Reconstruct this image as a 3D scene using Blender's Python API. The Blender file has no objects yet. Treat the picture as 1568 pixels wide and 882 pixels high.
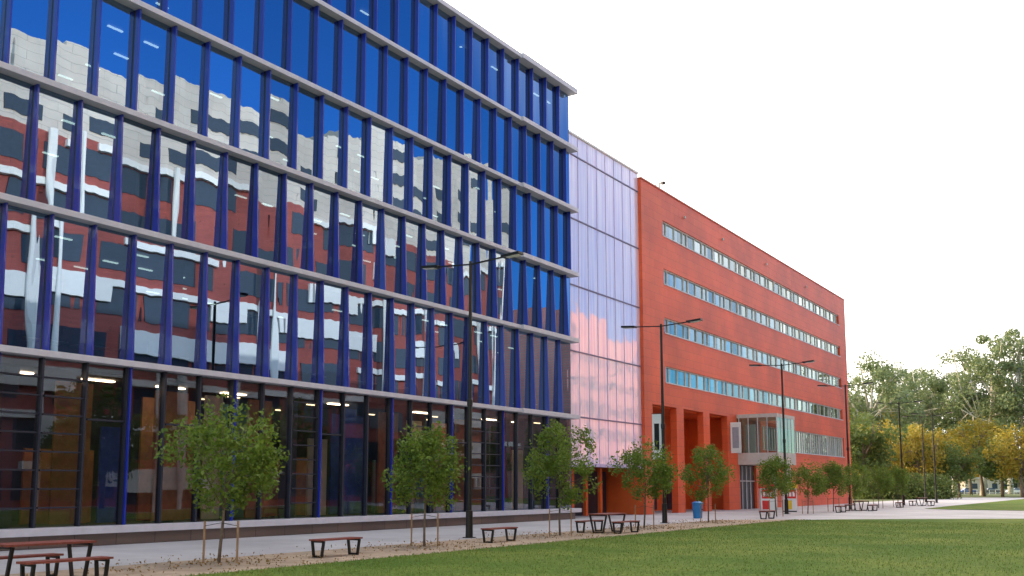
import bpy, math, random
import numpy as np
from mathutils import Vector
R=random.Random(7)
sc=bpy.context.scene
sc.view_settings.view_transform='Standard'; sc.view_settings.look='None'; sc.view_settings.exposure=0
# ---------------------------------------------------------------- helpers
def cam2w(r,fw):
    return (.838*r-.5458*fw, .5458*r+.838*fw)
class MB:
    def __init__(s): s.v=[]; s.f=[]; s.m=[]
    def quad(s,a,b,c,d,m=0):
        n=len(s.v); s.v+= [a,b,c,d]; s.f.append((n,n+1,n+2,n+3)); s.m.append(m)
    def poly(s,pts,m=0):
        n=len(s.v); s.v+=list(pts); s.f.append(tuple(range(n,n+len(pts)))); s.m.append(m)
    def box(s,x0,x1,y0,y1,z0,z1,m=0):
        n=len(s.v)
        s.v+=[(x0,y0,z0),(x1,y0,z0),(x1,y1,z0),(x0,y1,z0),(x0,y0,z1),(x1,y0,z1),(x1,y1,z1),(x0,y1,z1)]
        for f in ((0,3,2,1),(4,5,6,7),(0,1,5,4),(1,2,6,5),(2,3,7,6),(3,0,4,7)):
            s.f.append(tuple(n+i for i in f)); s.m.append(m)
    def beam(s,a,b,w,h,m=0):
        a=Vector(a); b=Vector(b); d=(b-a).normalized()
        up=Vector((0,0,1)) if abs(d.z)<.95 else Vector((0,1,0))
        u=d.cross(up).normalized()*w/2; v=u.cross(d).normalized()*h/2
        n=len(s.v)
        for p in (a,b):
            for q in (-u-v,u-v,u+v,-u+v): s.v.append(tuple(p+q))
        for f in ((3,2,1,0),(4,5,6,7),(0,1,5,4),(1,2,6,5),(2,3,7,6),(3,0,4,7)):
            s.f.append(tuple(n+i for i in f)); s.m.append(m)
    def tube(s,pts,rs,seg=8,m=0,cap=True):
        n0=len(s.v); k=len(pts)
        for i,p in enumerate(pts):
            p=Vector(p)
            a=Vector(pts[max(0,i-1)]); b=Vector(pts[min(k-1,i+1)])
            d=(b-a).normalized(); up=Vector((1,0,0)) if abs(d.x)<.9 else Vector((0,1,0))
            u=d.cross(up).normalized(); v=d.cross(u).normalized()
            for j in range(seg):
                t=2*math.pi*j/seg
                s.v.append(tuple(p+(u*math.cos(t)+v*math.sin(t))*rs[i]))
        for i in range(k-1):
            for j in range(seg):
                j2=(j+1)%seg
                s.f.append((n0+i*seg+j,n0+i*seg+j2,n0+(i+1)*seg+j2,n0+(i+1)*seg+j)); s.m.append(m)
        if cap:
            s.f.append(tuple(n0+j for j in range(seg))[::-1]); s.m.append(m)
            s.f.append(tuple(n0+(k-1)*seg+j for j in range(seg))); s.m.append(m)
    def obj(s,name,mats,parent=None,smooth=False,loc=None,bevel=0):
        me=bpy.data.meshes.new(name); me.from_pydata(s.v,[],s.f)
        if not isinstance(mats,(list,tuple)): mats=[mats]
        for m in mats: me.materials.append(m)
        me.polygons.foreach_set('material_index',s.m)
        if smooth: me.polygons.foreach_set('use_smooth',[True]*len(s.f))
        me.update()
        o=bpy.data.objects.new(name,me); sc.collection.objects.link(o)
        if parent: o.parent=parent
        if loc: o.location=loc
        if bevel:
            b=o.modifiers.new('bev','BEVEL'); b.width=bevel; b.segments=2; b.limit_method='ANGLE'
        return o
def empty(name,loc=(0,0,0),rz=0):
    o=bpy.data.objects.new(name,None); sc.collection.objects.link(o); o.location=loc; o.rotation_euler=(0,0,rz); return o
# ---------------------------------------------------------------- materials
def newmat(name):
    m=bpy.data.materials.new(name); m.use_nodes=True
    nt=m.node_tree; return m,nt,nt.nodes['Principled BSDF']
def N(nt,t,**k):
    n=nt.nodes.new(t)
    for a,b in k.items(): setattr(n,a,b)
    return n
def pmat(name,col,rough=.6,metal=0,var=.12,scale=3,bump=0.0,bscale=40,spec=.5,coat=0):
    m,nt,b=newmat(name)
    tc=N(nt,'ShaderNodeTexCoord'); no=N(nt,'ShaderNodeTexNoise'); no.inputs['Scale'].default_value=scale; no.inputs['Detail'].default_value=6
    nt.links.new(tc.outputs['Object'],no.inputs['Vector'])
    cr=N(nt,'ShaderNodeMapRange'); cr.inputs[1].default_value=.3; cr.inputs[2].default_value=.7; cr.inputs[3].default_value=1-var; cr.inputs[4].default_value=1+var
    nt.links.new(no.outputs[0],cr.inputs[0])
    vm=N(nt,'ShaderNodeVectorMath',operation='SCALE'); vm.inputs[0].default_value=col[:3]
    nt.links.new(cr.outputs[0],vm.inputs['Scale']); nt.links.new(vm.outputs[0],b.inputs['Base Color'])
    b.inputs['Roughness'].default_value=rough; b.inputs['Metallic'].default_value=metal; b.inputs['Specular IOR Level'].default_value=spec
    b.inputs['Coat Weight'].default_value=coat
    if bump:
        n2=N(nt,'ShaderNodeTexNoise'); n2.inputs['Scale'].default_value=bscale; n2.inputs['Detail'].default_value=5
        nt.links.new(tc.outputs['Object'],n2.inputs['Vector'])
        bp=N(nt,'ShaderNodeBump'); bp.inputs['Strength'].default_value=bump; bp.inputs['Distance'].default_value=.02
        nt.links.new(n2.outputs[0],bp.inputs['Height']); nt.links.new(bp.outputs[0],b.inputs['Normal'])
    return m
def glassmat(name,refl,tint,gcol,wave=.02,wscale=.35,rough=.0,msc=(1,1.6,.25)):
    m=bpy.data.materials.new(name); m.use_nodes=True; nt=m.node_tree; nt.nodes.clear()
    out=N(nt,'ShaderNodeOutputMaterial'); mx=N(nt,'ShaderNodeMixShader'); tr=N(nt,'ShaderNodeBsdfTransparent'); gl=N(nt,'ShaderNodeBsdfGlossy')
    tr.inputs[0].default_value=(*tint,1); gl.inputs['Roughness'].default_value=rough
    ge=N(nt,'ShaderNodeNewGeometry'); pr=N(nt,'ShaderNodeMapRange'); pr.inputs[3].default_value=.68; pr.inputs[4].default_value=1.12
    nt.links.new(ge.outputs['Random Per Island'],pr.inputs[0]); sv=N(nt,'ShaderNodeVectorMath',operation='SCALE'); sv.inputs[0].default_value=gcol
    nt.links.new(pr.outputs[0],sv.inputs['Scale']); nt.links.new(sv.outputs[0],gl.inputs[0])
    fr=N(nt,'ShaderNodeLayerWeight'); fr.inputs[0].default_value=.35
    mr=N(nt,'ShaderNodeMapRange'); mr.inputs[1].default_value=0; mr.inputs[2].default_value=1; mr.inputs[3].default_value=refl; mr.inputs[4].default_value=1
    nt.links.new(fr.outputs['Fresnel'],mr.inputs[0]); nt.links.new(mr.outputs[0],mx.inputs[0])
    tc=N(nt,'ShaderNodeTexCoord'); mp=N(nt,'ShaderNodeMapping'); mp.inputs['Scale'].default_value=msc
    no=N(nt,'ShaderNodeTexNoise'); no.inputs['Scale'].default_value=wscale; no.inputs['Detail'].default_value=1
    nt.links.new(tc.outputs['Object'],mp.inputs[0]); nt.links.new(mp.outputs[0],no.inputs['Vector'])
    bp=N(nt,'ShaderNodeBump'); bp.inputs['Strength'].default_value=1; bp.inputs['Distance'].default_value=wave
    nt.links.new(no.outputs[0],bp.inputs['Height']); nt.links.new(bp.outputs[0],gl.inputs['Normal'])
    nt.links.new(tr.outputs[0],mx.inputs[1]); nt.links.new(gl.outputs[0],mx.inputs[2]); nt.links.new(mx.outputs[0],out.inputs[0])
    return m
def emat(name,col,st):
    m,nt,b=newmat(name); b.inputs['Base Color'].default_value=(*col,1); b.inputs['Emission Color'].default_value=(*col,1); b.inputs['Emission Strength'].default_value=st; return m
def leafmat(name,c1,c2,trans=.35):
    m=bpy.data.materials.new(name); m.use_nodes=True; nt=m.node_tree; nt.nodes.clear()
    out=N(nt,'ShaderNodeOutputMaterial'); mx=N(nt,'ShaderNodeMixShader'); mx.inputs[0].default_value=trans
    d=N(nt,'ShaderNodeBsdfPrincipled'); d.inputs['Roughness'].default_value=.55; t=N(nt,'ShaderNodeBsdfTranslucent')
    ge=N(nt,'ShaderNodeNewGeometry'); tc=N(nt,'ShaderNodeTexCoord'); no=N(nt,'ShaderNodeTexNoise'); no.inputs['Scale'].default_value=.9 
    nt.links.new(tc.outputs['Object'],no.inputs['Vector'])
    ad=N(nt,'ShaderNodeMath',operation='MULTIPLY_ADD'); ad.inputs[1].default_value=.55
    nt.links.new(ge.outputs['Random Per Island'],ad.inputs[0])
    mm=N(nt,'ShaderNodeMath',operation='MULTIPLY'); mm.inputs[1].default_value=.5; nt.links.new(no.outputs[0],mm.inputs[0]); nt.links.new(mm.outputs[0],ad.inputs[2])
    cr=N(nt,'ShaderNodeMix',data_type='RGBA'); cr.inputs[6].default_value=(*c1,1); cr.inputs[7].default_value=(*c2,1)
    nt.links.new(ad.outputs[0],cr.inputs[0]); nt.links.new(cr.outputs[2],d.inputs['Base Color']); nt.links.new(cr.outputs[2],t.inputs[0])
    nt.links.new(d.outputs[0],mx.inputs[1]); nt.links.new(t.outputs[0],mx.inputs[2]); nt.links.new(mx.outputs[0],out.inputs[0])
    return m
def gridmat(name,c1,c2,cm,bw,bh,ms,rough=.5,axes=('Y','Z'),bumpd=.01,offset=.5,noise=.15,metal=0,nscale=.25):
    m,nt,b=newmat(name)
    tc=N(nt,'ShaderNodeTexCoord'); sp=N(nt,'ShaderNodeSeparateXYZ'); cb=N(nt,'ShaderNodeCombineXYZ')
    nt.links.new(tc.outputs['Object'],sp.inputs[0]); nt.links.new(sp.outputs[axes[0]],cb.inputs[0]); nt.links.new(sp.outputs[axes[1]],cb.inputs[1])
    br=N(nt,'ShaderNodeTexBrick'); br.offset=offset
    br.inputs['Color1'].default_value=(*c1,1); br.inputs['Color2'].default_value=(*c2,1); br.inputs['Mortar'].default_value=(*cm,1)
    br.inputs['Scale'].default_value=1; br.inputs['Mortar Size'].default_value=ms; br.inputs['Brick Width'].default_value=bw; br.inputs['Row Height'].default_value=bh; br.inputs['Mortar Smooth'].default_value=.1
    nt.links.new(cb.outputs[0],br.inputs['Vector'])
    no=N(nt,'ShaderNodeTexNoise'); no.inputs['Scale'].default_value=nscale; no.inputs['Detail'].default_value=8; nt.links.new(tc.outputs['Object'],no.inputs['Vector'])
    mr=N(nt,'ShaderNodeMapRange'); mr.inputs[1].default_value=.3; mr.inputs[2].default_value=.7; mr.inputs[3].default_value=1-noise; mr.inputs[4].default_value=1+noise
    nt.links.new(no.outputs[0],mr.inputs[0])
    vm=N(nt,'ShaderNodeVectorMath',operation='SCALE'); nt.links.new(br.outputs['Color'],vm.inputs[0]); nt.links.new(mr.outputs[0],vm.inputs['Scale'])
    nt.links.new(vm.outputs[0],b.inputs['Base Color']); b.inputs['Roughness'].default_value=rough; b.inputs['Metallic'].default_value=metal
    bp=N(nt,'ShaderNodeBump'); bp.inputs['Distance'].default_value=bumpd; bp.invert=True; nt.links.new(br.outputs['Fac'],bp.inputs['Height']); nt.links.new(bp.outputs[0],b.inputs['Normal'])
    return m
M_glass=glassmat('office_glass',.46,(.15,.28,.5),(.48,.68,1.0),.0045,.8)
M_glassg=glassmat('ground_glass',.12,(.72,.72,.75),(.62,.72,.9),.004,.7)
M_glassr=glassmat('ribbon_glass',.5,(.4,.5,.5),(.9,.95,.85),.004,.5)
M_slab=pmat('aluminium_band',(.57,.56,.63),.5,.0,.06)
M_fin=pmat('blue_fin',(.01,.028,.36),.3,0,.05,coat=.5)
M_mull=pmat('dark_mullion',(.03,.035,.06),.4,.3,.05)
M_plinth=gridmat('plinth_stone',(.16,.12,.11),(.2,.15,.13),(.08,.06,.06),1.5,.6,.015)
M_floor=pmat('interior_floor',(.12,.13,.16),.8)
M_back=pmat('interior_wall',(.1,.12,.2),.8,var=.4,scale=.4)
M_cream=pmat('cream_panel',(.78,.70,.56),.6,var=.05)
M_brown=pmat('timber_panel',(.5,.24,.11),.6,var=.2)
M_teal=pmat('teal_panel',(.12,.3,.32),.6,var=.2)
M_blup=pmat('blue_panel',(.05,.12,.6),.5,var=.2)
M_light=emat('ceiling_light',(1,.78,.42),4)
M_lobfill=emat('lobby_fill_light',(1,.75,.45),14)  # fill glow, added to brighten the lobby panels
M_white=pmat('white_paint',(.8,.8,.8),.5,var=.03)
M_black=pmat('black_metal',(.02,.02,.022),.4,.4,.1)
M_wood=pmat('red_timber',(.22,.055,.04),.55,var=.25,scale=8)
M_red=gridmat('terracotta_cladding',(.68,.088,.026),(.73,.105,.03),(.48,.06,.02),1.5,.6,.010,.5,noise=.2,bumpd=.005)
M_redin=pmat('terracotta_recess',(.72,.12,.022),.6,var=.2,scale=.4)
M_conc=pmat('pale_concrete',(.55,.52,.5),.7,var=.08)
M_roof=pmat('roof_membrane',(.3,.3,.3),.8)
# ---------------------------------------------------------------- glass office building
FX=-28.9; YE=50.9; BW=1.52; NB=41; YS=YE-NB*BW
L=[.53,6.0,10.6,14.65,18.65,22.5,26.2]
off=empty('glass_office_building')
gl=MB(); fin=MB(); mul=MB()
for k in range(6):
    z0=L[k]+.105; z1=L[k+1]-.105
    ph=[0,.0,.76,.3,.76,.0][k]
    ys=[YE]+[YE-ph-i*BW for i in range(0 if ph>0 else 1,NB)]+[YS]
    for i in range(len(ys)-1):
        b_,a_=ys[i],ys[i+1]
        if b_-a_<.02: continue
        j1=R.gauss(0,.008); j2=R.gauss(0,.007); g=.02
        x=FX-.06
        gl.quad((x-j1-j2,a_+g,z0),(x+j1-j2,b_-g,z0),(x+j1+j2,b_-g,z1),(x-j1+j2,a_+g,z1),1 if k==0 else 0)
        mul.box(FX-.16,FX-.02,a_-.03,a_+.03,z0,z1)
        if k>0:
            if k<3: dt,db=.14,.30
            else: dt,db=.19,.22
            if k==5: dt=db=.18
            t=.03; y=a_
            P=[(FX-.02,y-t,z0),(FX+db,y-t,z0),(FX+dt,y-t,z1),(FX-.02,y-t,z1)]
            Q=[(p[0],y+t,p[2]) for p in P]
            fin.quad(*P); fin.quad(*Q[::-1]); fin.quad(P[1],Q[1],Q[2],P[2])
        else:
            mul.box(FX-.02,FX+.08,a_-.035,a_+.035,z0,z1)
            if i%3==1: fin.box(FX-.018,FX+.16,a_+.037,a_+.10,z0,z1)
            if R.random()<.3:
                for q in range(1,9): mul.box(FX-.12,FX+.03,a_+.12,b_-.04,z0+q*.58,z0+q*.58+.05)
            elif R.random()<.5:
                mul.box(FX-.12,FX+.03,a_+.12,b_-.04,z0+3.4,z0+3.46)
gl.obj('glazing',[M_glass,M_glassg],off); fin.obj('blue_fins',M_fin,off); mul.obj('mullions',M_mull,off)
sl=MB()
for k,z in enumerate(L):
    if k==0:
        sl.box(FX-.3,FX+.5,YS,YE+.25,z-.13,z+.10)
    elif k<6:
        sl.box(FX-.3,FX+.36,YS,YE-6.08,z-.10,z+.10)
        sl.box(FX-.3,FX+.5,YE-6.08,YE+.2,z-.13,z+.12)
    else:
        sl.box(FX-.3,FX+.38,YS,YE-6.08,z-.10,z+.14)
        sl.box(FX-.3,FX+.5,YE-6.08,YE+.2,z-.12,z+.18)
sl.obj('floor_bands',M_slab,off,bevel=.01)
pl=MB(); pl.box(FX-.3,FX+.2,YS,YE,0,L[0]-.132); pl.obj('plinth',M_plinth,off)
it=MB()
for k,z in enumerate(L[:-1]): it.box(FX-14,FX-.31,YS,YE-.1,z-.35,z+.05)
it.box(FX-14,FX-.31,YS,YE-.1,L[6]-.3,L[6]+.1)
it.obj('floors',M_floor,off)
bk=MB(); bk.box(FX-8.2,FX-8,YS,YE-.1,.6,26)
bk.box(FX-14,FX-.1,YS-.3,YS,.0,26.2); bk.box(FX-14,FX-.1,YE-.09,YE+.1,.54,26.0)
yy=YS+4
while yy<YE-3:
    for k in range(6):
        if R.random()<.6: bk.box(FX-8,FX-3.5,yy,yy+.15,L[k]+.06,L[k+1]-.36)
    bk.box(FX-1.6,FX-1.1,yy,yy+.5,.6,25.7)
    yy+=6.08
bk.obj('walls_and_columns',M_back,off)
li=MB()
for k in range(6):
    zc=L[k+1]-.42
    for i in range(NB):
        for x in (FX-1.4,FX-3.2,FX-5.0,FX-6.8):
            if R.random()<(.1,.3,.3,.22,.12,.1)[k]:
                y=YS+1+i*1.52; li.box(x,x+.1,y,y+.6,zc,zc+.04)
for i in range(NB//2):
    y=YS+1.2+i*3.04
    if R.random()<.75: li.box(FX-2.1,FX-1.9,y,y+1.2,L[1]-.42,L[1]-.38,1)  # extra glowing strips added to lift the dark ground-floor interior
li.obj('ceiling_and_fill_lights',[M_light,M_lobfill],off)
pn=MB()
for (y,w,m) in ((29.8,1.1,0),(34.3,1.3,1),(26.5,1.2,1),(40.2,2.2,1),(22.2,1.4,1),(45.5,1.0,0),(37.0,1.3,2),(31.9,.8,3),(18.4,1.3,1),(20.1,.7,3),(24.4,.8,0)):
    pn.box(FX-.75,FX-.65,y,y+w,.7,R.choice((5.3,5.3,3.9)),m)
y=YS+1
while y<YE-4:
    w_=R.uniform(1,3); pn.box(FX-3.4,FX-3.3,y,y+w_,.62,R.choice((3.2,5.3)),R.choice((0,1,1,2,1,3))); y+=w_+R.uniform(.3,2)
pn.obj('lobby_panels',[M_cream,M_brown,M_teal,M_blup],off)
ds=MB()
for k in range(1,6):
    y=YS+1
    while y<YE-2:
        ds.box(FX-2.6,FX-1.9,y,y+1.6,L[k]+.75,L[k]+.8,R.choice((0,1)))
        if R.random()<.3: ds.box(FX-2.3,FX-2.2,y,y+1.2,L[k]+.8,L[k]+1.3,2)
        y+=R.uniform(2,4.5)
ds.obj('office_furniture',[M_cream,M_brown,M_teal],off)
rf=MB(); rf.box(FX-20,FX-.35,YS,YE-.1,26.35,26.42); rf.box(FX-20,FX-14,YS,YE-.1,0,26.3)
rf.obj('roof',M_roof,off)
# ---------------------------------------------------------------- link building
lk=empty('lavender_glass_building')
LX=-29.15; LY0=YE+.22; LY1=61.0
m=bpy.data.materials.new('lavender_fritted_glass'); m.use_nodes=True; nt=m.node_tree; b=nt.nodes['Principled BSDF']; out=nt.nodes['Material Output']
tc=N(nt,'ShaderNodeTexCoord'); mp=N(nt,'ShaderNodeMapping'); mp.inputs['Scale'].default_value=(1,3.2,.10)
no=N(nt,'ShaderNodeTexNoise'); no.inputs['Scale'].default_value=1.3; no.inputs['Detail'].default_value=4
nt.links.new(tc.outputs['Object'],mp.inputs[0]); nt.links.new(mp.outputs[0],no.inputs[0])
cr=N(nt,'ShaderNodeValToRGB'); cr.color_ramp.elements[0].position=.35; cr.color_ramp.elements[0].color=(.72,.63,.90,1); cr.color_ramp.elements[1].position=.64; cr.color_ramp.elements[1].color=(.95,.88,.96,1)
nt.links.new(no.outputs[0],cr.inputs[0]); nt.links.new(cr.outputs[0],b.inputs['Base Color'])
b.inputs['Roughness'].default_value=.4
g_=N(nt,'ShaderNodeBsdfGlossy'); g_.inputs[0].default_value=(1,.92,.98,1); g_.inputs['Roughness'].default_value=.015
n2=N(nt,'ShaderNodeTexNoise'); n2.inputs['Scale'].default_value=.9; bp=N(nt,'ShaderNodeBump'); bp.inputs['Distance'].default_value=.012; nt.links.new(tc.outputs['Object'],n2.inputs[0]); nt.links.new(n2.outputs[0],bp.inputs['Height']); nt.links.new(bp.outputs[0],g_.inputs['Normal'])
ms=N(nt,'ShaderNodeMixShader'); ms.inputs[0].default_value=.27; nt.links.new(b.outputs[0],ms.inputs[1]); nt.links.new(g_.outputs[0],ms.inputs[2]); nt.links.new(ms.outputs[0],out.inputs[0])
M_lav=m
lg=MB(); lm=MB(); nb=8; w=(LY1-LY0)/nb
lev=[3.3,6.1,10.1,14.2,18.4,22.5,23.8]
for i in range(nb):
    for k in range(6):
        j=R.uniform(-.006,.006)
        lg.quad((LX-j,LY0+i*w,lev[k]),(LX+j,LY0+(i+1)*w,lev[k]),(LX+j,LY0+(i+1)*w,lev[k+1]),(LX-j,LY0+i*w,lev[k+1]))
    lm.box(LX-.05,LX+.03,LY0+i*w-.012,LY0+i*w+.012,3.3,23.75)
for k in range(1,6): lm.box(LX-.05,LX+.05,LY0,LY1-.03,lev[k]-.04,lev[k]+.04,1)
lm.box(LX-.3,LX+.12,LY0,LY1-.03,3.1,3.3)
lg.obj('glazed_skin',M_lav,lk); lm.obj('joints',[pmat('lavender_joint',(.5,.42,.66),.5),pmat('dark_joint',(.15,.13,.25),.5)],lk)
lb=MB(); lb.box(LX-14,LX-.1,LY0,LY1-.03,3.32,23.7); lb.box(LX-4.4,LX-4.2,LY0,LY1-.03,0,3.3)
lb.obj('core',M_conc,lk)
lp=MB()
for y in (52.5,54.5,56.3,58.3): lp.box(LX-2.0,LX-1.8,y,y+.3,0,3.09)
lp.box(LX-4.1,LX-2.5,LY0+1,LY1-.5,0,2.9,1)
lp.obj('undercroft',[M_redin,M_mull],lk)
cp=MB(); cp.box(LX-.35,LX+.1,LY0,LY1-.03,23.8,23.92); cp.obj('coping',M_white,lk)
# ---------------------------------------------------------------- red building
rd=empty('red_clad_building')
RY0,RY1=61.0,115.4; RT=23.45
wr=[(9.25,10.5),(12.85,14.05),(16.45,17.65),(20.05,21.25)]
WY0,WY1=64.6,112.6
wb=MB(); X0,X1=FX-.5,FX
prev=7.6
for (a,c) in wr:
    wb.box(X0,X1,RY0,RY1,prev,a)
    wb.box(X0,X1,RY0,WY0,a,c); wb.box(X0,X1,WY1,RY1,a,c); prev=c
wb.box(X0,X1,RY0,RY1,prev,RT)
for y in (61.0,66.4,71.5,76.6): wb.box(X0,X1,y,y+1.3,0,7.6)
wb.box(X0,X1,77.9,79.2,0,7.6)
wb.box(X0,X1,79.2,83.2,3.7,7.6)
wb.box(X0,X1,83.2,85.0,0,7.6)
wb.box(X0,X1,85.0,112.6,0,5.1); wb.box(X0,X1,85,112.6,7.3,7.6); wb.box(X0,X1,112.6,RY1,0,7.6)
wb.obj('cladding',M_red,rd)
w2=MB(); w2.box(FX-20,FX-.5,RY1-.3,RY1,0,RT); w2.box(FX-20,FX-.5,RY0,RY0+.3,0,RT)
w2.box(FX-20,FX-19.7,RY0+.3,RY1-.3,0,RT); w2.box(FX-4.2,FX-4,RY0+.3,79,0,7.5); w2.box(FX-4,FX-.5,78.0,78.2,0,7.5); w2.box(FX-4,FX-.5,RY0+.3,79,7.5,7.7)
w2.obj('side_walls',M_redin,rd)
rw=MB(); rg=MB()
for (a,c) in wr+[(5.1,7.3)]:
    y0_,y1_=(WY0,WY1) if a>8 else (85.0,112.6)
    y=y0_; 
    while y<y1_-.01:
        e_=min(y+1.52,y1_); j=R.gauss(0,.006)
        rg.quad((FX-.2-j,y,a),(FX-.2+j,e_,a),(FX-.2+j,e_,c),(FX-.2-j,y,c)); y=e_
    rw.box(FX-.25,FX-.1,y0_,y1_,c-.09,c-.002); rw.box(FX-.25,FX+.05,y0_,y1_,a+.002,a+.08)
    y=y0_; i=0
    while y<y1_:
        th=.05 if i%4 else .16
        rw.box(FX-.24,FX-.12,y,y+th,a+.08,c-.09); y+=BW*(.5 if a<8 else (1.0 if i%3 else .55)); i+=1
rg.obj('ribbon_glazing',M_glassr,rd); rw.obj('window_frames',pmat('pale_frame',(.6,.62,.64),.5),rd)
ri=MB()
for (a,c) in wr+[(5.1,7.3)]:
    for y in np.arange(WY0,WY1,1.52):
        if R.random()<.6 and (a>8 or y>86): ri.box(FX-.42,FX-.38,y+.1,y+1.4,c-R.uniform(.25,1.0),c)
ri.obj('blinds',M_cream,rd)
rr=MB(); rr.box(FX-20,FX-.5,RY0,RY1,RT-.5,RT-.4); rr.obj('roof',M_roof,rd)
rc=MB(); rc.box(FX-.55,FX+.06,RY0-.02,RY1+.06,RT,RT+.1); rc.obj('coping',pmat('red_coping',(.5,.1,.05),.4),rd)
rin=MB()
for (a,c) in wr: rin.box(FX-6,FX-5.8,RY0+.4,RY1-.4,a-1,c+1.2)
for (a,c) in wr: rin.box(FX-5.8,FX-.51,RY0+.4,RY1-.4,a-1.3,a-1.0)
rin.obj('interior',pmat('red_interior',(.35,.35,.34),.8),rd)
cg=MB()
for y in (62.7,67.8,72.9):
    cg.box(FX-3.9,FX-3.8,y+.2,y+3.2,0.1,3.2)
cg.obj('colonnade_doors',M_mull,rd)
vt=MB()
for y in (72,86,98): vt.tube([(FX-3,y,RT-.4),(FX-3,y,RT+.5)],[.12,.12])
for (y,z) in ((68.5,22.3),(76.5,22.3),(87.5,22.3),(100,22.3)): vt.box(FX+.003,FX+.12,y,y+.18,z,z+.18)
vt.obj('wall_vents',M_conc,rd)
rcm=MB(); rcm.tube([(FX-.3,64.8,RT+.1),(FX-.3,64.8,RT+.7)],[.045,.045]); rcm.beam((FX-.3,64.8,RT+.68),(FX+.15,64.6,RT+.68),.08,.07); rcm.beam((FX+.05,64.5,RT+.55),(FX+.3,64.3,RT+.5),.22,.2); rcm.tube([(FX-.3,64.2,RT+.1),(FX-.3,64.2,RT+.45)],[.03,.03])
rcm.obj('security_camera',M_black,rd)
by=MB(); BX=-25.5; b0,b1=78.8,83.6
by.box(FX+.003,BX,b0,b1,3.7,4.65,0); by.box(FX+.003,BX,b0,b1,7.55,7.85,0)
for (x,y) in ((BX-.4,b0+.3),(BX-.4,b1-.6)): by.box(x-.3,x,y,y+.35,0,3.7,0)
for i in range(5):
    x=BX-.003-i*.8; by.box(x-.06,x,b0+.003,b0+.06,4.65,7.55,1)
for i in range(6):
    y=b0+i*.94; by.box(BX-.07,BX-.006,y+.004,y+.066,4.65,7.55,1)
by.box(FX+.3,FX+.4,b0+.4,b1-.2,4.65,7.5,0)
by.obj('projecting_bay',[M_conc,M_slab],rd)
bg=MB(); bg.quad((FX,b0+.03,4.65),(BX-.03,b0+.03,4.65),(BX-.03,b0+.03,7.55),(FX,b0+.03,7.55)); bg.quad((BX-.03,b0,4.65),(BX-.03,b1,4.65),(BX-.03,b1,7.55),(BX-.03,b0,7.55))
bg.obj('bay_glazing',glassmat('bay_glass',.3,(.35,.5,.47),(.6,.8,.76)),rd)
ent=MB(); ent.box(FX-.3,FX-.2,79.2,83.2,0,3.7,0); 
for y in (80.1,81.1,82.1): ent.box(FX-.2,FX-.12,y,y+.08,0,3.6,1)
ent.box(FX-.2,FX-.12,79.2,83.2,2.3,2.4,1)
ent.obj('entrance_doors',[M_mull,M_slab],rd)
# ---------------------------------------------------------------- opposite building (seen in reflections)
op=empty('brick_and_glass_building')
OX=16.0; O0,O1=-20,112; BH=31.2
M_obr=gridmat('opposite_brick',(.36,.075,.06),(.30,.06,.05),(.2,.07,.06),.6,.2,.01)
M_owin=pmat('opposite_window',(.03,.05,.08),.08)
ob=MB(); ow=MB(); oh=MB()
ob.box(OX,OX+14,O0,O1,0,BH)
for k in range(8):
    z=3.9*k
    y=O0
    while y<O1:
        wd=R.choice((3,6,9,14)); e=min(y+wd,O1)
        if R.random()<.6: oh.box(OX-.5,OX-.003,y,e,z+3.1+R.choice((0,0,-1.4)),z+3.7)
        y=e+.01
    y=O0+1
    while y<O1-4:
        wd=R.choice((1.6,2.5,4,6)); 
        if y+wd<O1: ow.box(OX-.08,OX-.004,y,y+wd,z+.7,z+3.0)
        y+=wd+R.choice((.6,1.0,2.5))
y=O0+3
while y<O1:
    oh.tube([(OX-.9,y,0),(OX-.9,y,BH)],[.32,.32],10); y+=R.choice((7,11,16))
ob.obj('brick_walls',M_obr,op); ow.obj('windows',M_owin,op); oh.obj('white_bands_and_columns',M_white,op)
ot=MB(); otw=MB()
y=O0
while y<O1-2:
    wd=R.choice((4,6,9)); e=min(y+wd,O1); h=34.5+max(0,(y-20))*.11+R.choice((-2,0,1,2))
    ot.box(OX+1,OX+13,y,e,BH+.003,h)
    for z in (32.3,35.5,38.5,41.5):
        if z+2<h and R.random()<.5: otw.box(OX+.9,OX+.997,y+1,e-1,z,z+1.3)
    y=e
ot.obj('upper_storeys',gridmat('opposite_upper',(.56,.5,.45),(.6,.55,.5),(.36,.33,.3),3,.8,.02),op); otw.obj('upper_windows',M_owin,op)
p2=empty('pink_brick_building'); t=MB(); u=MB()
t.box(14,30,126,150,0,26); t.box(14,30,150.01,172,0,20); t.box(17,30,130,146,26.01,29.5)
for k in range(6):
    y=127.5
    while y<170:
        if 3.9*k+3.4<(26 if y<148 else 20): u.box(13.93,13.997,y,y+1.6,3.9*k+1.2,3.9*k+3.0)
        y+=3.1
t.obj('walls',gridmat('pink_brick',(.58,.25,.24),(.5,.2,.2),(.4,.27,.27),.6,.2,.01),p2); u.obj('windows',[M_owin],p2)
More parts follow.
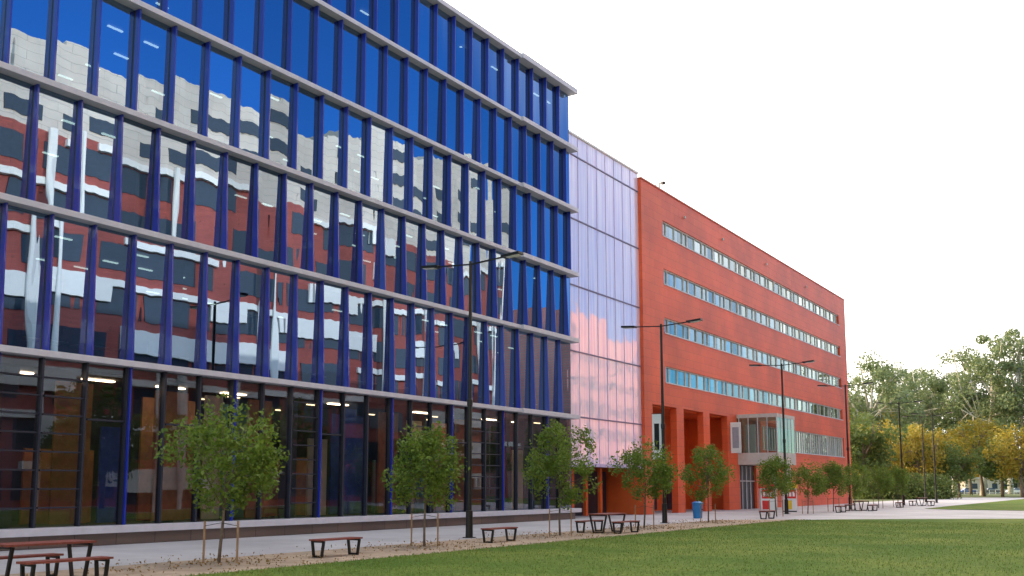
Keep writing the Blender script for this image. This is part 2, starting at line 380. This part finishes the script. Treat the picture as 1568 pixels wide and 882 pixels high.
# ---------------------------------------------------------------- ground
gr=MB(); S=1600; gr.quad((-S,-S,0),(S,-S,0),(S,S,0),(-S,S,0))
gr.obj('ground',pmat('dry_grass_ground',(.13,.16,.05),.9,var=.3,scale=.05,bump=.3,bscale=3))
M_pave=gridmat('paving',(.45,.43,.46),(.49,.47,.49),(.33,.32,.33),1.2,.6,.008,.7,axes=('X','Y'),bumpd=.003,noise=.16)
pv=MB(); pv.quad((-60,-30,.004),(40,-30,.004),(40,100,.004),(-60,100,.004)); pv.quad((-29.5,100,.004),(-17,100,.004),(-17,190,.004),(-29.5,190,.004)); pv.obj('pavement',M_pave)
M_grav=pmat('decomposed_granite',(.40,.30,.22),.95,var=.25,scale=1.5,bump=.6,bscale=60)
gv=MB(); gv.poly([(x,y,.008) for x,y in [(-21,-30),(-17,-30),(-17,57.5),(-21,54)]]); gv.obj('gravel_path',M_grav)
m,nt,b=newmat('lawn_grass')
tc=N(nt,'ShaderNodeTexCoord')
n1=N(nt,'ShaderNodeTexNoise'); n1.inputs['Scale'].default_value=.22; n1.inputs['Detail'].default_value=8
n2=N(nt,'ShaderNodeTexNoise'); n2.inputs['Scale'].default_value=14; n2.inputs['Detail'].default_value=8
for n_ in (n1,n2): nt.links.new(tc.outputs['Object'],n_.inputs['Vector'])
c1=N(nt,'ShaderNodeValToRGB'); e=c1.color_ramp.elements; e[0].position=.38; e[0].color=(.075,.14,.018,1); e[1].position=.66; e[1].color=(.17,.21,.04,1)
nt.links.new(n1.outputs[0],c1.inputs[0])
mr=N(nt,'ShaderNodeMapRange'); mr.inputs[1].default_value=.3; mr.inputs[2].default_value=.7; mr.inputs[3].default_value=.6; mr.inputs[4].default_value=1.4
nt.links.new(n2.outputs[0],mr.inputs[0]); vm=N(nt,'ShaderNodeVectorMath',operation='SCALE'); nt.links.new(c1.outputs[0],vm.inputs[0]); nt.links.new(mr.outputs[0],vm.inputs['Scale']); nt.links.new(vm.outputs[0],b.inputs['Base Color'])
b.inputs['Roughness'].default_value=.9; b.inputs['Specular IOR Level'].default_value=.15
bp=N(nt,'ShaderNodeBump'); bp.inputs['Strength'].default_value=.8; bp.inputs['Distance'].default_value=.05; nt.links.new(n2.outputs[0],bp.inputs['Height']); nt.links.new(bp.outputs[0],b.inputs['Normal'])
M_lawn=m
lw=MB()
lw.poly([(x,y,.03) for x,y in [(-17.2,-30),(13,-30),(13,79),(-5,66.2),(-13,60)]+[(-15.5,57.8),(-16.7,55.5),(-17.2,52)]])
lw.poly([(x,y,.03) for x,y in [(-16.6,90),(-14,87.5),(-8,86.5),(13,90),(13,185),(-16.6,185)]])
lw.obj('lawn',M_lawn)
rng=np.random.default_rng(3)
def leafmesh(name,C,size,mat,el=1.8,up=None,rng=rng):
    n=len(C)
    d=rng.normal(size=(n,3)); 
    if up is not None: d=d*up[0]+np.array([0,0,up[1]])
    d/=np.linalg.norm(d,axis=1)[:,None]
    q=rng.normal(size=(n,3)); u=np.cross(d,q); u/=np.linalg.norm(u,axis=1)[:,None]
    s=size*rng.uniform(.6,1.3,size=(n,1))
    V=np.empty((n,4,3)); V[:,0]=C-d*s*.5; V[:,1]=C+u*s*.5/el; V[:,2]=C+d*s*.5; V[:,3]=C-u*s*.5/el
    me=bpy.data.meshes.new(name); me.vertices.add(4*n); me.vertices.foreach_set('co',V.ravel())
    me.loops.add(4*n); me.loops.foreach_set('vertex_index',np.arange(4*n,dtype=np.int32))
    me.polygons.add(n); me.polygons.foreach_set('loop_start',np.arange(0,4*n,4,dtype=np.int32)); me.polygons.foreach_set('loop_total',np.full(n,4,dtype=np.int32))
    me.update(); me.validate(); me.materials.append(mat); return me
n=90000
yy=rng.uniform(6,56,n); xx=-17.25+rng.uniform(0,1,n)**1.3*20
C=np.stack([xx,yy,np.full(n,.045)],1)
me=leafmesh('grass_blades',C,.07,leafmat('grass_blade',(.09,.16,.02),(.2,.26,.05),.3),el=5,up=(.35,1))
o=bpy.data.objects.new('grass',me); sc.collection.objects.link(o)
n=2600; tx=np.array([16.8,25,33.4,41.6,49.8,7.5])
C=np.stack([-19.4+rng.normal(size=n)*1.3,rng.choice(tx,n)+rng.normal(size=n)*1.8,np.full(n,.045)+rng.uniform(0,.01,n)],1)
o=bpy.data.objects.new('fallen_leaves',leafmesh('fallen_leaves',C,.07,leafmat('dry_leaf',(.12,.08,.03),(.35,.2,.05),.2))); sc.collection.objects.link(o)
# ---------------------------------------------------------------- trees
M_bark=pmat('bark',(.16,.12,.09),.9,var=.3,scale=8,bump=.6,bscale=30)
M_gbark=pmat('gum_bark',(.5,.46,.4),.8,var=.25,scale=1.2,bump=.4)
def tree_data(name,h,cw,cb,nl,ncl,lpc,ls,rc,tr,seed,bark,leaf,flat=.8,lean=.05):
    rg_=np.random.default_rng(seed); rr_=random.Random(seed)
    t=MB(); top=Vector((rr_.uniform(-lean,lean)*h,rr_.uniform(-lean,lean)*h,h*.8))
    fork=cb+(h-cb)*.12
    tp=[]; 
    for i in range(7):
        f=i/6; tp.append(Vector((top.x*f+math.sin(f*5+seed)*.012*h,top.y*f+math.cos(f*4+seed)*.012*h-.012*h*math.cos(seed),top.z*f)))
    t.tube(tp,[tr*(1-.8*i/6) for i in range(7)],8)
    def tpoint(z):
        f=min(max(z/top.z,0),1)*6; i=min(int(f),5); return tp[i].lerp(tp[i+1],f-i)
    limbs=[]
    for i in range(nl):
        a=2*math.pi*(i+rr_.uniform(-.3,.3))/nl*1.0+seed
        zs=fork+(h-fork)*.45*i/nl; s=tpoint(zs)
        ze=cb+(h-cb)*rr_.uniform(.35,.95); rad=cw*.5*rr_.uniform(.55,.95)*math.sqrt(max(.15,1-((ze-(cb+h)/2)/((h-cb)/2))**2))
        e=Vector((math.cos(a)*rad,math.sin(a)*rad,max(ze,zs+.1*h)))+Vector((s.x,s.y,0))
        mid=s.lerp(e,.5)+Vector((rr_.uniform(-.04,.04)*h,rr_.uniform(-.04,.04)*h,-.02*h))
        t.tube([s,mid,e],[tr*.45,tr*.3,tr*.08],6); limbs.append((s,mid,e))
    limbs.append((tpoint(h*.5),tpoint(h*.65),top))
    Cs=[]
    for i in range(ncl):
        while True:
            p=rg_.uniform(-1,1,3); rr2=np.linalg.norm(p)
            if .25<rr2<1: break
        p=Vector((p[0]*cw*.5,p[1]*cw*.5,(cb+h)/2+p[2]*(h-cb)*.5))
        s,mid,e=min(limbs,key=lambda l_:min((l_[1]-p).length,(l_[2]-p).length))
        q=mid.lerp(e,rr_.uniform(0,1)); p=p.lerp(q,.25)
        t.tube([q,q.lerp(p,.5)+Vector((0,0,.01*h)),p],[tr*.14,tr*.09,tr*.03],4)
        m_=int(lpc*rr_.uniform(.45,1.4)); r_=rc*rr_.uniform(.6,1.35)
        g=rg_.normal(size=(m_,3)); g/=np.maximum(1,np.linalg.norm(g,axis=1)[:,None]/1.7)
        Cs.append(g*np.array([r_,r_,r_*flat])*.62+np.array(p))
    C=np.concatenate(Cs)
    lm_=leafmesh(name+'_foliage',C,ls,leaf,rng=rg_)
    to=t.obj(name,bark,smooth=True); tm=to.data; bpy.data.objects.remove(to)
    return tm,lm_
def place_tree(name,data,loc,rz=0,s=1.0):
    o=bpy.data.objects.new(name,data[0]); sc.collection.objects.link(o); o.location=loc; o.rotation_euler=(0,0,rz); o.scale=(s,s,s)
    f=bpy.data.objects.new('foliage',data[1]); sc.collection.objects.link(f); f.parent=o
    return o
M_leafy=leafmat('young_leaf',(.06,.125,.015),(.24,.33,.045),.42)
yt=[tree_data('young_tree%d'%i,h,w,cb,8,66,90,.13,.31,.045,11+i,M_bark,M_leafy,flat=1.15) for i,(h,w,cb) in enumerate(((4.3,3.2,.9),(3.95,2.6,.95),(4.55,3.2,.95)))]
M_stake=pmat('timber_stake',(.35,.22,.13),.8,var=.2,scale=9)
st=MB()
for sx in (-.42,.42):
    st.tube([(sx,0,0),(sx,.0,1.05)],[.03,.028],6)
    st.beam((sx,0,.92),(0,0,1.0),.05,.012,1)
stm=st.obj('stakes',[M_stake,M_black]); std=stm.data; bpy.data.objects.remove(stm)
for i,(x,y,k,s) in enumerate(((-19.6,16.8,0,1),(-19.6,25,1,1),(-19.5,33.4,2,1),(-19.8,41.6,0,1.0),(-20,49.8,2,.93),(-20.3,62,1,1.0),(-20.5,69.5,0,.9),(-20.6,76.5,1,1),(-20.6,83,2,.85),(-20.6,91,0,.95),(-20.6,99,1,1),(-19.6,7.5,1,1),(-19.6,-1,0,1))):
    o=place_tree('young_street_tree',yt[k],(x,y,.0),i*1.9,s)
    q=bpy.data.objects.new('stakes',std); sc.collection.objects.link(q); q.parent=o; q.rotation_euler=(0,0,.55-i*1.9)
M_gumleaf=leafmat('gum_leaf',(.10,.15,.06),(.29,.34,.16),.42)
M_yel=leafmat('autumn_leaf',(.20,.23,.03),(.55,.36,.05),.45)
M_grn=leafmat('green_leaf',(.08,.13,.03),(.2,.25,.06),.4)
gums=[tree_data('gum%d'%i,h,w,h*.22,8,76,125,.7,2.0,.7,31+i,M_gbark,M_gumleaf,.75,.08) for i,(h,w) in enumerate(((32,20),(36,24),(29,22)))]
for (px,fw,k,s,rz) in ((1335,190,2,1.0,0),(1400,215,0,.95,1.2),(1455,230,0,1.0,2.9),(1500,205,1,.98,2.2),(1575,200,1,1.0,4.5),(1300,240,2,1.05,3),(1640,210,0,1.05,.4),(1720,190,2,1.1,5),(1540,250,2,1.1,1),(1375,260,1,.95,2)):
    x,y=cam2w((px-784)/1500*fw,fw); place_tree('gum_tree',gums[k],(x,y,0),rz,s)
auts=[tree_data('aut%d'%i,h,w,h*.15,7,40,130,.5,1.3,.3,51+i,M_bark,mt,.8) for i,(h,w,mt) in enumerate(((12,11,M_yel),(10,9,M_grn),(13,10,M_yel)))]
for i,(px,fw,k,s) in enumerate(((1318,150,1,1.3),(1345,165,0,1.1),(1375,175,1,1.2),(1400,170,2,1),(1432,180,0,1.1),(1462,170,1,.9),(1500,190,2,1.2),(1530,180,1,1.1),(1560,170,0,1.1),(1330,190,2,1.3),(1480,220,0,1.3),(1600,180,1,1.2),(1660,175,2,1.2),(1730,170,1,1.2))):
    x,y=cam2w((px-784)/1500*fw,fw); place_tree('autumn_tree' if k!=1 else 'shade_tree',auts[k],(x,y,0),i*1.3,s)
for i,(x,y) in enumerate(((10,30),(10.5,47),(9.5,66),(11,88),(9,110))): place_tree('shade_tree',auts[1],(x,y,0),i*2.1,.95)
n=26000; t=rng.uniform(0,1,n); fw=150+rng.normal(size=n)*2.2; lat=(1295-784)/1500*150+t*15
z=rng.uniform(0,1,n)**.7*(2.4+1.1*np.sin(t*23)+.7*np.sin(t*61))
C=np.stack([.838*lat-.5458*fw,.5458*lat+.838*fw,z],1)
o=bpy.data.objects.new('shrubs',leafmesh('shrubs',C,.35,M_grn)); sc.collection.objects.link(o)
n=90000; a=rng.uniform(math.radians(-62),math.radians(75),n); d=rng.uniform(330,360,n)
prof=12+4*np.sin(a*31)+3*np.sin(a*77+1)+2*np.sin(a*160)
C=np.stack([np.sin(a)*d,np.cos(a)*d,rng.uniform(0,1,n)*prof],1)
o=bpy.data.objects.new('distant_trees',leafmesh('distant_trees',C,2.0,M_grn)); sc.collection.objects.link(o)
# ---------------------------------------------------------------- street lamps
def lamp(x,y,banner=False):
    e=empty('street_lamp',(x,y,0)); t=MB(); H=10.5
    t.tube([(0,0,0),(0,0,.02),(0,0,1.0),(0,0,1.02),(0,0,4.9),(0,0,4.95),(0,0,5.15),(0,0,5.2),(0,0,H)],[.17,.14,.13,.09,.085,.11,.11,.08,.06],12)
    t.tube([(0,0,0),(0,0,.03)],[.25,.25],12)
    for s in (-1,1):
        t.beam((0,0,H-.12),(s*1.55,0,H-.02),.07,.05)
        t.beam((s*1.5,0,H-.02),(s*2.3,0,H+.04),.34,.09)
        t.beam((s*.05,0,H-.9),(s*.05,0,H-.1),.03,.03)
    t.obj('pole_and_heads',M_black,e,bevel=0)
    g=MB()
    for s in (-1,1): g.beam((s*1.7,0,H-.07),(s*2.25,0,H-.03),.24,.02)
    g.obj('lens',M_white,e)
    if banner:
        q=MB(); q.box(-.62,-.1,-.01,.01,3.3,5.7,0); q.box(-.5,-.22,-.016,-.011,3.8,5.2,1); q.beam((0,0,5.73),(-.65,0,5.73),.03,.03,1); q.beam((0,0,3.27),(-.65,0,3.27),.03,.03,1)
        q.obj('banner',[M_white,M_black],e)
for i,(x,y) in enumerate(((-21.5,30.1),(-21.5,47.6),(-21.5,67.9),(-21.5,85),(-21.5,106),(-21.5,124))): lamp(x,y,i==1)
x,y=cam2w((1412-784)/1500*120,120); lamp(x,y)
# ---------------------------------------------------------------- benches & picnic tables
def frame(t,y,w0,w1,h,th=.05,x0=0):
    t.beam((x0-w1/2,y,0),(x0-w0/2,y,h),th,th); t.beam((x0+w1/2,y,0),(x0+w0/2,y,h),th,th)
    t.beam((x0-w1/2-.02,y,.025),(x0+w1/2+.02,y,.025),th,th); t.beam((x0-w0/2,y,h-.02),(x0+w0/2,y,h-.02),th,th*.8)
def benchparts(t,x0,L_,w,h,wb_,m=1):
    for y in (-L_/2+.12,L_/2-.12): frame(t,y,w-.04,wb_,h,x0=x0,th=.06)
    k=max(3,int(w/.14)); sw=w/k
    for i in range(k): t.box(x0-w/2+i*sw+.006,x0-w/2+(i+1)*sw-.006,-L_/2,L_/2,h+.003,h+.045,m)
def bench(x,y,rz=0):
    t=MB(); benchparts(t,0,1.65,.46,.44,.28); o=t.obj('park_bench',[M_black,M_wood]); o.location=(x,y,.008); o.rotation_euler=(0,0,rz)
def picnic(x,y,rz=0):
    e=empty('picnic_table',(x,y,.008),rz)
    t=MB(); benchparts(t,0,1.9,.8,.74,.42); t.obj('table',[M_black,M_wood],e)
    for s in (-1,1):
        t=MB(); benchparts(t,s*.85,1.8,.42,.44,.26); t.obj('bench_seat',[M_black,M_wood],e)
bench(-18.9,20.2); bench(-19,28.4); picnic(-19.1,36.6); picnic(-18.75,11.55); bench(-19.4,74); picnic(-19.4,80); bench(-19.4,94); picnic(-19.4,104); bench(-19.2,57)
# ---------------------------------------------------------------- bin, kiosks, sign
M_blue=pmat('blue_plastic',(.02,.2,.5),.4); M_yell=pmat('yellow_paint',(.8,.55,.03),.4); M_redp=pmat('red_paint',(.65,.03,.03),.4)
t=MB(); t.tube([(0,0,0),(0,0,.05),(0,0,.85)],[.26,.27,.31],16,0); t.tube([(0,0,.86),(0,0,.92),(0,0,1.02)],[.34,.33,.15],16,0); t.box(-.36,.36,-.05,.05,.5,.54,1)
o=t.obj('litter_bin',[M_blue,M_black]); o.location=(-23.1,55.9,.004)
def kiosk(x,y,top,face,rz):
    e=empty('vending_kiosk',(x,y,.004),rz); t=MB()
    t.box(-.5,.5,-.4,.4,.08,1.75,0); t.box(-.54,.54,-.44,.44,1.753,2.15,1); t.box(-.46,.46,-.36,.36,0,.078,2)
    t.box(-.42,.42,-.42,-.403,1.0,1.68,3); t.box(-.4,.1,-.415,-.402,.2,.85,1); t.box(.503,.52,-.3,.3,.3,1.6,3)
    for x_ in (-.25,.0,.25): t.box(x_-.08,x_+.08,-.43,-.421,1.15,1.5,0)
    t.obj('cabinet',[M_white,top,M_black,face],e,bevel=.01)
kiosk(-24.4,72.4,M_redp,M_redp,.5); kiosk(-23.2,74.0,M_yell,M_redp,.5)
t=MB(); t.box(FX+.1,FX+.95,77.0,77.12,4.6,7.1,0); t.box(FX+.25,FX+.8,76.985,76.997,5.0,6.7,1); t.box(FX+.0,FX+.1,77.03,77.09,6.8,6.86,1); t.box(FX,FX+.1,77.03,77.09,4.8,4.86,1)
t.obj('blade_sign',[M_white,pmat('sign_print',(.35,.35,.42),.5)],bevel=.01)
# ---------------------------------------------------------------- cars, road, far building, fence
def car(x,y,rz,col,nm='parked_car'):
    e=empty(nm,(x,y,.02),rz)
    prof=[(-2.1,.35),(-2.15,.75),(-1.9,.92),(-1.45,.98),(-1.0,1.4),(.35,1.43),(1.0,.98),(1.9,.85),(2.15,.65),(2.15,.35)]
    t=MB(); w=.85
    def wd(z): return w if z<1.0 else .66
    A=[(a,-wd(b),b) for a,b in prof]; B=[(a,wd(b),b) for a,b in prof]
    t.poly(A); t.poly(B[::-1])
    for i in range(len(prof)):
        j=(i+1)%len(prof); t.quad(A[j],A[i],B[i],B[j],0)
    t.obj('body',col,e,bevel=.04)
    g=MB()
    for s in (-1,1): g.poly([(-1.3,s*.84,1.0),(.85,s*.84,1.0),(.3,s*.69,1.37),(-.95,s*.69,1.37)])
    g.obj('windows',M_owin,e)
    t=MB()
    for a in (-1.3,1.35):
        for s in (-1,1): t.tube([(a,s*.9,.33),(a,s*.7,.33)],[.33,.33],14)
    t.obj('wheels',M_black,e)
rz=math.atan2(.5458,.838)
C_=[pmat('car_paint_blue',(.03,.1,.35),.25,coat=1),pmat('car_paint_dark',(.03,.03,.04),.25,coat=1),pmat('car_paint_white',(.75,.75,.75),.25,coat=1),pmat('car_paint_silver',(.4,.4,.42),.25,coat=1)]
rm=MB()
def q4(l0,l1,f0,f1,z,m=0):
    pts=[cam2w(l0,f0),cam2w(l1,f0),cam2w(l1,f1),cam2w(l0,f1)]; rm.quad(*[(a,b,z) for a,b in pts],m)
q4(60,260,255,282,.008); q4(60,260,268.3,268.5,.012,1)
rm.obj('road',[pmat('asphalt',(.05,.05,.055),.9),M_white])
for i,(px,fw) in enumerate(((1477,262),(1437,264),(1420,276),(1548,262),(1512,275),(1590,264))):
    x,y=cam2w((px-784)/1500*fw,fw); car(x,y,rz+(math.pi if i%2 else 0),C_[(0,1,3,2,1,3)[i]])
fb=empty('low_brick_building',(*cam2w(150,300),0),rz); t=MB(); t.box(-14,16,-4,5,0,4.2,0); t.box(-14.5,16.5,-4.5,5.5,4.2,4.6,1)
for i in range(9): t.box(-12+i*3,-10.4+i*3,-4.05,-4.003,1.2,2.8,2)
t.obj('walls',[pmat('cream_brick',(.5,.42,.34),.8),M_conc,M_owin],fb)
t=MB()
for i in range(60):
    a=cam2w(95+i*1.5,240); t.box(a[0]-.05,a[0]+.05,a[1]-.05,a[1]+.05,0,1.1)
a=cam2w(95,240); b_=cam2w(95+59*1.5,240)
for z in (.5,1.05): t.beam((*a,z),(*b_,z),.06,.08)
t.obj('post_and_rail_fence',M_white)
# ---------------------------------------------------------------- world, sun, camera
EL=12; sd=Vector((-.97,-.22)).normalized()
w=bpy.data.worlds.new('World'); sc.world=w; w.use_nodes=True; nt=w.node_tree; bg_=nt.nodes['Background']
sky=N(nt,'ShaderNodeTexSky',sky_type='NISHITA'); sky.sun_disc=False; sky.sun_elevation=math.radians(EL); sky.sun_rotation=math.atan2(sd.x,sd.y)%(2*math.pi)
sky.air_density=1.0; sky.dust_density=.6; sky.ozone_density=2.0
tc=N(nt,'ShaderNodeTexCoord')
def dotmask(ax,lo,hi):
    dp=N(nt,'ShaderNodeVectorMath',operation='DOT_PRODUCT'); dp.inputs[1].default_value=ax
    nt.links.new(tc.outputs['Generated'],dp.inputs[0])
    mr=N(nt,'ShaderNodeMapRange',interpolation_type='SMOOTHSTEP'); mr.inputs[1].default_value=lo; mr.inputs[2].default_value=hi
    nt.links.new(dp.outputs['Value'],mr.inputs[0]); return mr.outputs[0]
haze=dotmask((-.55,.58,.60),.36,.62)
deep=dotmask((.76,.55,.35),.55,.85)
tint=N(nt,'ShaderNodeMix',data_type='RGBA'); nt.links.new(deep,tint.inputs[0]); tint.inputs[6].default_value=(6.4,5.3,4.0,1); tint.inputs[7].default_value=(.36,1.05,1.9,1)
mul_=N(nt,'ShaderNodeVectorMath',operation='MULTIPLY'); nt.links.new(sky.outputs[0],mul_.inputs[0]); nt.links.new(tint.outputs[2],mul_.inputs[1])
mx=N(nt,'ShaderNodeMix',data_type='RGBA'); nt.links.new(haze,mx.inputs[0])
nt.links.new(mul_.outputs[0],mx.inputs[6]); mx.inputs[7].default_value=(18.2,17.2,16,1)
nt.links.new(mx.outputs[2],bg_.inputs[0]); bg_.inputs[1].default_value=.15
sn=bpy.data.lights.new('sun','SUN'); sn.energy=4.8; sn.angle=math.radians(.5); sn.color=(1,.82,.6)
so=bpy.data.objects.new('sun',sn); sc.collection.objects.link(so)
dv=Vector((sd.x*math.cos(math.radians(EL)),sd.y*math.cos(math.radians(EL)),math.sin(math.radians(EL))))
so.rotation_euler=dv.to_track_quat('Z','Y').to_euler()
cd=bpy.data.cameras.new('camera'); co=bpy.data.objects.new('camera',cd); sc.collection.objects.link(co); sc.camera=co
cd.sensor_width=36; cd.lens=36*1500/1568; cd.clip_end=4000; cd.shift_y=117/1568
co.location=(0,0,1.9); co.rotation_euler=(math.radians(90+7.1),0,math.radians(33.07))
